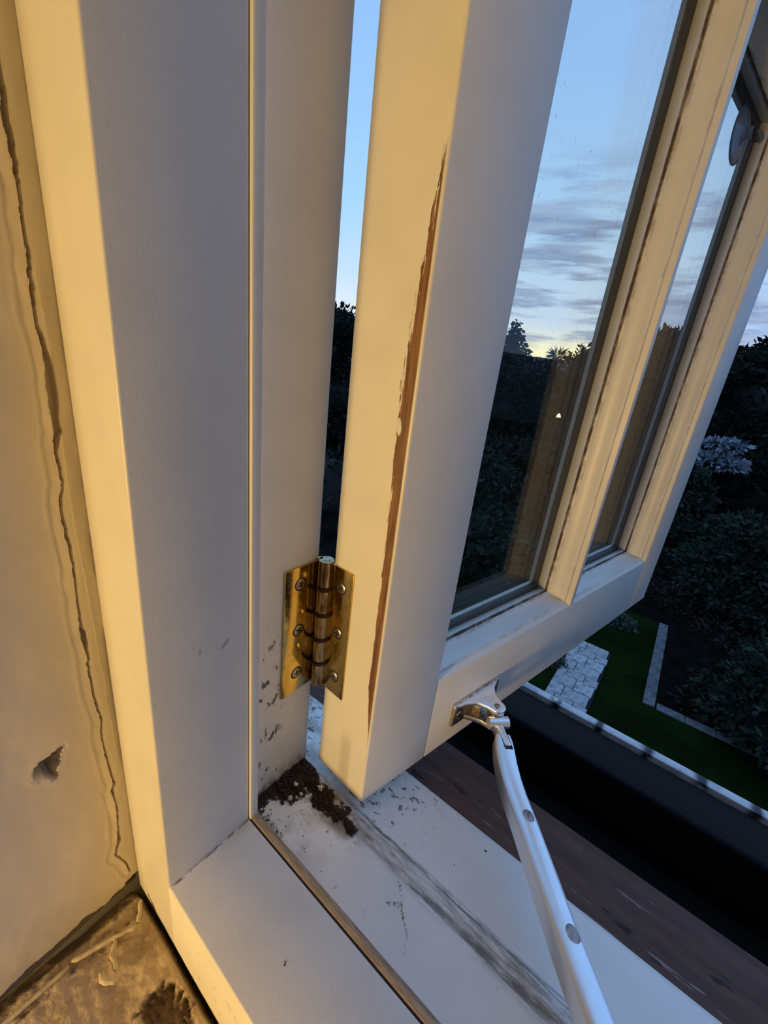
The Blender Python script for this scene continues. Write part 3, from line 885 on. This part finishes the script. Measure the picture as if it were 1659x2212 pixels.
def strip(name, label, path, r, flat=.55, seed=0):
    P = []
    for a, b in zip(path, path[1:]):
        for k in range(6): P.append(Vector(a).lerp(Vector(b), k / 6))
    P.append(Vector(path[-1]))
    P = [p + Vector((fbm((i * .3, seed, 0), 1, 2) * .7, fbm((i * .3, seed, 5), 1, 2) * .7, abs(fbm((i * .25, seed, 9), 1, 2)) * .5)) for i, p in enumerate(P)]
    rr = [r * (1 + .35 * fbm((i * .5, seed, 3), 1, 2)) * (.6 if i in (0, len(P) - 1) else 1) for i in range(len(P))]
    bm = tube_bm(P, rr, 8)
    return tag(bm_obj(name, bm, M_CAULK, None, True), label, 'sealant', 'peeled sealant strips on the masonry ledge')
ZL = -45.5
strip('sealant_strip', 'curled end of cream sealant up against the board corner', [(-30.3, -49.2, ZL + 2), (-27, -50.5, ZL + 1.5), (-21.8, -53.8, ZL)], 1.0, seed=1)
strip('sealant_strip', 'long peeled cream sealant bead lying along the plaster foot', [(-21.0, -55.0, ZL), (-24.3, -62.7, ZL), (-27.5, -72, ZL), (-30.0, -81.0, ZL)], 1.25, seed=2)
strip('sealant_strip', 'short cream sealant offshoot hanging from the long bead', [(-24.0, -64.0, ZL), (-17.9, -67.7, ZL + .2), (-11.0, -68.3, ZL)], .95, seed=3)
strip('sealant_strip', 'stubby cream sealant curl on the ledge below the offshoot', [(-15.6, -74.0, ZL), (-11, -73.6, ZL + .3), (-7.0, -70.0, ZL)], 1.35, seed=4)
strip('sealant_strip', 'flattened grey sealant remnant running to the lower left', [(-29.4, -82.5, ZL), (-28.8, -94.4, ZL), (-28.9, -106.0, ZL), (-29, -116, ZL)], 1.15, seed=5)

# ------------------------------------------------------------------ outside, below the window
struct(box('trim_2', (-600, 60, -90), (1200, 156, -34), M_TIMBER, None, 3, 3), 'dark brown weathered timber ledge below the white sill', 'ledge')
struct(box('wall_outside', (-600, 0, -5000), (1200, 120, -80), M_BRICKOUT), 'dark outer wall of the house below the ledge', 'wall')
struct(box('trim_3', (-3000, 120, -330), (4000, 470, -290), M_ROOF), 'black felt flat roof below the window', 'roof')
struct(box('trim_4', (-3000, 405, -300), (4000, 470, -200), M_KERB, None, 6, 3), 'dark felt covered kerb along the roof edge', 'kerb')
struct(box('trim_5', (-3000, 470, -240), (4000, 484, -194), M_TRIM, None, 2, 2), 'pale blotchy metal trim along the roof edge', 'roof trim')
for x, y, r in ((143, 158.5, .9), (170, 190, 1.2), (280, 240, 1.2)):
    pass
# ground
GZ = -5000
def gm(name, poly, mat, z):
    me = bpy.data.meshes.new(name)
    me.from_pydata([(x * MM, y * MM, z * MM) for x, y in poly], [], [tuple(range(len(poly)))])
    return link(name, me, mat)
struct(gm('ground', [(-400000, 500), (400000, 500), (400000, 420000), (-400000, 420000)], M_LAWN, GZ), 'dark green lawn and garden ground at dusk', 'lawn')
pat = struct(empty('patio', (0, 0, GZ)), 'grey paved patio of stone slabs at the edge of the lawn', 'patio')
rnd = random.Random(3)
pm = {}
def paver_mesh(wd, dp):
    k = (wd, dp)
    if k not in pm:
        me = bpy.data.meshes.new('paver'); b = box_bm((0, 0, 0), (wd, dp, 40), 6, 1)
        bmesh.ops.scale(b, vec=(MM,) * 3, verts=b.verts); b.to_mesh(me); b.free(); me.materials.append(M_PAVER); pm[k] = me
    return pm[k]
yy = 5000; row = 0
while yy < 8700:
    dp = (330, 330, 240)[row % 3]
    xx = -750 + 0
    first = True
    while xx < -40:
        wd = (320, 430, 250)[(row + int(xx)) % 3] if not first else (250, 380, 160)[row % 3]
        first = False
        wd = min(wd, -30 - xx)
        if wd > 60:
            o = link('paver', paver_mesh(wd - 10, dp - 10), None, pat)
            o.location = (xx * MM, yy * MM, rnd.uniform(0, .008))
        xx += wd
    yy += dp; row += 1
box('mortar_bed', (-755, 4990, 2), (-28, yy - 5, 24), M_KERB, pat)
bed = struct(gm('planting_bed', [(900, 7985), (9000, 8150), (9000, 60000), (-9000, 60000), (-9000, 13500), (-3000, 11800), (640, 11300), (830, 11150)], M_SOIL, GZ + 6), 'dark planting bed behind the stone edging', 'flower bed')
pth = struct(empty('path', (0, 0, GZ)), 'narrow grey stone edging turning a corner on the lawn', 'path')
kme = bpy.data.meshes.new('edging_stone'); b = box_bm((0, 0, 0), (190, 430, 30), 6, 1)
bmesh.ops.scale(b, vec=(MM,) * 3, verts=b.verts); b.to_mesh(kme); b.free(); kme.materials.append(M_KSTONE)
for k in range(8):
    o = link('edging_stone', kme, None, pth); o.location = ((690 - k * 6) * MM, (7790 + k * 440) * MM, rnd.uniform(0, .01)); o.rotation_euler.z = .02
for k in range(5):
    o = link('edging_stone', kme, None, pth); o.location = ((910 + 430 + k * 440) * MM, (7790 + k * 12) * MM, rnd.uniform(0, .01)); o.rotation_euler.z = math.pi / 2 + .02

# ------------------------------------------------------------------ planting
def leaves(name, blobs, n, size, mat, parent, seed, droop=0.0, blade=2.0):
    """leaf quads scattered in the shells of ellipsoid blobs (metres)"""
    r = random.Random(seed)
    vs, fs = [], []
    wts = [b[1][0] * b[1][1] + b[1][2] * b[1][0] for b in blobs]
    for _ in range(n):
        c, rad = r.choices(blobs, wts)[0]
        d = Vector((r.gauss(0, 1), r.gauss(0, 1), r.gauss(0, 1))).normalized()
        k = r.uniform(.55, 1.0) ** .5 * (1 + .18 * mnoise.noise(d * 2.7 + Vector(c)))
        p = Vector(c) + Vector((d.x * rad[0], d.y * rad[1], d.z * rad[2])) * k
        a = (d + Vector((r.gauss(0, .7), r.gauss(0, .7), r.gauss(0, .7) - droop))).normalized()
        q = a.cross(Vector((r.gauss(0, 1), r.gauss(0, 1), r.gauss(0, 1)))).normalized()
        s = size * r.uniform(.6, 1.4)
        b = len(vs)
        vs += [tuple(p - q * s * .5 * .2), tuple(p + a * s * blade * .5 + q * s * .5), tuple(p + a * s * blade), tuple(p + a * s * blade * .5 - q * s * .5)]
        fs.append((b, b + 1, b + 2, b + 3))
    me = bpy.data.meshes.new(name); me.from_pydata(vs, [], fs); me.update()
    return link(name, me, mat, parent)
def polar(az, dist, z=0.0):
    a = math.radians(az)
    return (0.138 + dist * math.sin(a), -0.095 + dist * math.cos(a), z)
def el_z(dist, el): return 0.25 + dist * math.tan(math.radians(el))
def core(name, blobs, mat, parent, k=.72):
    bm = bmesh.new()
    for c, rad in blobs:
        M = Matrix.Translation(c) @ Matrix.Diagonal((rad[0] * k, rad[1] * k, rad[2] * k, 1))
        bmesh.ops.create_icosphere(bm, subdivisions=2, radius=1, matrix=M)
    for v in bm.verts: v.co += v.co.normalized() * mnoise.noise(v.co * 1.7) * .15
    return bm_obj(name, bm, mat, parent, True, 1)
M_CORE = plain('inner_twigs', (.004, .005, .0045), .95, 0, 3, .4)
def tree(name, label, cat, az, dist, top_el, width, n, size, mat, seed, low=GZ * MM, group=None, nblob=7, dark=True, taper=.5):
    x, y, _ = polar(az, dist)
    top = el_z(dist, top_el)
    e = bpy.data.objects.new(name, None); COL.objects.link(e)
    e.location = (x, y, low)
    tag(e, label, cat, group)
    r = random.Random(seed)
    H = top - low
    blobs = []
    for k in range(nblob):
        f = .30 + .60 * k / max(1, nblob - 1)
        wr = width * (1 - taper * f) * .55
        blobs.append(((r.uniform(-.4, .4) * wr * 1.2, r.uniform(-.4, .4) * wr, H * f * .98), (wr * r.uniform(.8, 1.1), wr * r.uniform(.8, 1.1), H * .17 * r.uniform(.8, 1.2))))
    blobs.append(((0, 0, H * .9), (width * .28, width * .28, H * .10)))
    blobs.append(((0, 0, H * .22), (width * .55, width * .5, H * .22)))
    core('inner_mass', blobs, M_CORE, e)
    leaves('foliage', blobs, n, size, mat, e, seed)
    bm = tube_bm([(0, 0, -.1), (0.02, 0, H * .4), (0, .03, H * .85)], [width * .05, width * .035, .02], 8)
    bm_obj('trunk', bm, M_BARK, e, True, 1)
    return e
GT = 'trees along the garden boundary'
# seen through the slot between jamb and sash
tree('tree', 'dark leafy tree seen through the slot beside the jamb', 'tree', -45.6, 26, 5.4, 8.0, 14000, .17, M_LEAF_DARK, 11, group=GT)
tree('hedge_shrub', 'dark hedge shrub low in the slot beside the jamb', 'shrub', -44.5, 7.5, -13, 3.0, 5000, .07, M_LEAF_DARK, 12, nblob=4)
# seen through the first pane
def conifer(label, az, dist, top_el, width, seed):
    x, y, _ = polar(az, dist); top = el_z(dist, top_el); low = GZ * MM; H = top - low
    e = bpy.data.objects.new('conifer', None); COL.objects.link(e); e.location = (x, y, low); tag(e, label, 'tree')
    r = random.Random(seed); blobs = []
    for k in range(16):
        f = .1 + .88 * k / 15
        wr = width * .5 * (1 - f) ** .8 + .12
        for j in range(2):
            a = r.uniform(0, 6.28)
            blobs.append(((math.cos(a) * wr * .55, math.sin(a) * wr * .55, H * f), (wr * .75, wr * .75, H * .028)))
    core('inner_mass', blobs, M_CORE, e, .6)
    leaves('foliage', blobs, 12000, .24, M_LEAF_DARK, e, seed, .6)
    bm_obj('trunk', tube_bm([(0, 0, -.1), (0, 0, H * .5), (0, 0, H * 1.01)], [.3, .18, .02], 8), M_BARK, e, True, 1)
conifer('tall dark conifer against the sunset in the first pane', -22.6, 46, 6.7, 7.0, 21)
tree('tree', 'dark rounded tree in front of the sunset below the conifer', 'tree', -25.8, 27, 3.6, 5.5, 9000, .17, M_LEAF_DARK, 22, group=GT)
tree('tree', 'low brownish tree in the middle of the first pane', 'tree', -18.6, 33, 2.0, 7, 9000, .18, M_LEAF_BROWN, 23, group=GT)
tree('tree', 'thin crowned tree rising beside the glazing bar at the sunset', 'tree', -13.4, 24, 4.9, 3.4, 2600, .13, M_LEAF_DARK, 24, group=GT)
tree('shrub', 'dense dark green shrub filling the lower first pane', 'shrub', -29, 12.0, -8.5, 6.0, 16000, .10, M_LEAF_MID, 25, nblob=5)
tree('shrub', 'dark shrub low in the first pane by the bar', 'shrub', -18, 18.5, -8, 5.4, 9000, .13, M_LEAF_BROWN, 26, nblob=5)
# a spiky crowned tree on the skyline
x, y, _ = polar(-17.0, 44); top = el_z(44, 4.4)
e = bpy.data.objects.new('spiky_tree', None); COL.objects.link(e); e.location = (x, y, GZ * MM); tag(e, 'spiky crowned cabbage tree on the skyline at sunset', 'tree')
H = top - GZ * MM
bm_obj('trunk', tube_bm([(0, 0, -.1), (0, 0, H - 1.0)], [.22, .14], 8), M_BARK, e, True, 1)
leaves('foliage', [((0, 0, H - .9), (.3, .3, .3))], 180, .10, M_LEAF_DARK, e, 5, 0, 9.0)
# second pane and the open right side
tree('tree', 'tall dark tree seen in the far pane below the sky', 'tree', -6.0, 40, 6.6, 8.0, 11000, .22, M_LEAF_DARK, 31, group=GT)
tree('tree', 'dark broad tree right of the sash under the blue sky', 'tree', 0.2, 29, 5.0, 5.6, 12000, .17, M_LEAF_DARK, 32, group=GT)
tree('tree', 'tall dark tree at the right edge under the sky', 'tree', 5.5, 48, 6.6, 10.0, 12000, .25, M_LEAF_DARK, 33, group=GT)
tree('tree', 'dark tree further right beyond the garden', 'tree', 16.0, 27, 7.5, 6.6, 7000, .19, M_LEAF_DARK, 34, group=GT)
tree('blossom_shrub', 'shrub with white blossom plumes among the dark trees', 'shrub', 1.6, 23, -3.7, 2.3, 900, .13, M_BLOSSOM, 35, nblob=2, low=-2.4)
tree('shrub', 'broad grey-green shrub right of the sash', 'shrub', 11.3, 14.6, -10.5, 4.4, 20000, .085, M_LEAF_MID, 36, nblob=5)
tree('shrub', 'dark mid-height shrub below the white blossom', 'shrub', -1.0, 19.3, -6.8, 3.4, 9000, .11, M_LEAF_MID, 37, nblob=5)
tree('shrub', 'loose leaved shrub right of the stone edging', 'shrub', 17.5, 9.0, -22, 2.8, 7000, .065, M_LEAF_MID, 38, nblob=4)
tree('shrub', 'loose brown-leaved shrub nearest the roof edge', 'shrub', 32.0, 6.5, -31, 2.4, 6000, .06, M_LEAF_BROWN, 39, nblob=4)
tree('shrub', 'rounded grey-green bush behind the patio', 'shrub', -1.5, 10.6, -25.6, .7, 1500, .04, M_LEAF_PALE, 40, nblob=2)
tree('shrub', 'small pale leaved shrub in the bed left of the patio', 'shrub', -7.9, 7.9, -33.0, .55, 1200, .035, M_LEAF_PALE, 41, nblob=2)
# low leafy ground cover over the bed (uncountable)
r = random.Random(77)
gb = [((r.uniform(1.5, 5.0), r.uniform(8.2, 12.5), GZ * MM + .06), (r.uniform(.2, .5), r.uniform(.2, .5), r.uniform(.06, .22))) for _ in range(60)]
gb += [((r.uniform(-.6, 3.0), r.uniform(12.0, 17), GZ * MM + .1), (r.uniform(.4, .8), r.uniform(.4, .8), r.uniform(.15, .5))) for _ in range(30)]
gc_ = leaves('ground_cover', gb, 9000, .05, M_LEAF_BROWN, bed, 78, 0, 3.0)
gc_['kind'] = 'stuff'
# wooded hills on the horizon
hv, hf = [], []
NA = 220
for i in range(NA + 1):
    a = math.radians(-100 + 200 * i / NA)
    el = 2.9 + .5 * math.sin(a * 7 + 1) + .35 * mnoise.noise(Vector((a * 22, 3, 0))) + .18 * mnoise.noise(Vector((a * 90, 9, 0)))
    if -.2 < a - math.radians(-16) < .2: el = 2.95 + .1 * mnoise.noise(Vector((a * 60, 3, 0)))
    for d, h in ((60, GZ * MM), (170, .25 + 170 * math.tan(math.radians(.6))), (300, .25 + 300 * math.tan(math.radians(el))), (360, GZ * MM)):
        hv.append((d * math.sin(a), d * math.cos(a), h))
for i in range(NA):
    for k in range(3):
        b = i * 4 + k
        hf.append((b, b + 4, b + 5, b + 1))
me = bpy.data.meshes.new('hills'); me.from_pydata(hv, [], hf); me.update()
struct(link('hills', me, M_HILL), 'dark wooded hills along the horizon at dusk', 'hills')
# one lit window far off among the trees
mt = bpy.data.materials.new('lit_pane'); mt.use_nodes = True
g = NT(mt.node_tree); g.n.clear()
em = g.add('ShaderNodeEmission', {'Color': (1.0, .86, .52, 1), 'Strength': 2.2})
g.add('ShaderNodeOutputMaterial', {'Surface': em.outputs[0]})
x, y, z = polar(-15.2, 14.45, el_z(14.45, -3.6))
lw = bpy.data.objects.new('garden_lantern', None); COL.objects.link(lw); lw.location = (x, y, GZ * MM); tag(lw, 'small glowing lantern on a post among dark shrubs', 'lantern')
hz = z - GZ * MM
bm_obj('post', tube_bm([(0, 0, 0), (0, 0, hz - .05)], .02, 8), M_BARK, lw, True, 1)
bm_obj('lit_shade', lathe_bm([(.075, hz - .05), (.05, hz + .02), (.012, hz + .07)], 12), mt, lw, True, 1)
bm_obj('cap', lathe_bm([(.02, hz + .07), (.01, hz + .09)], 10), M_BARK, lw, True, 1)
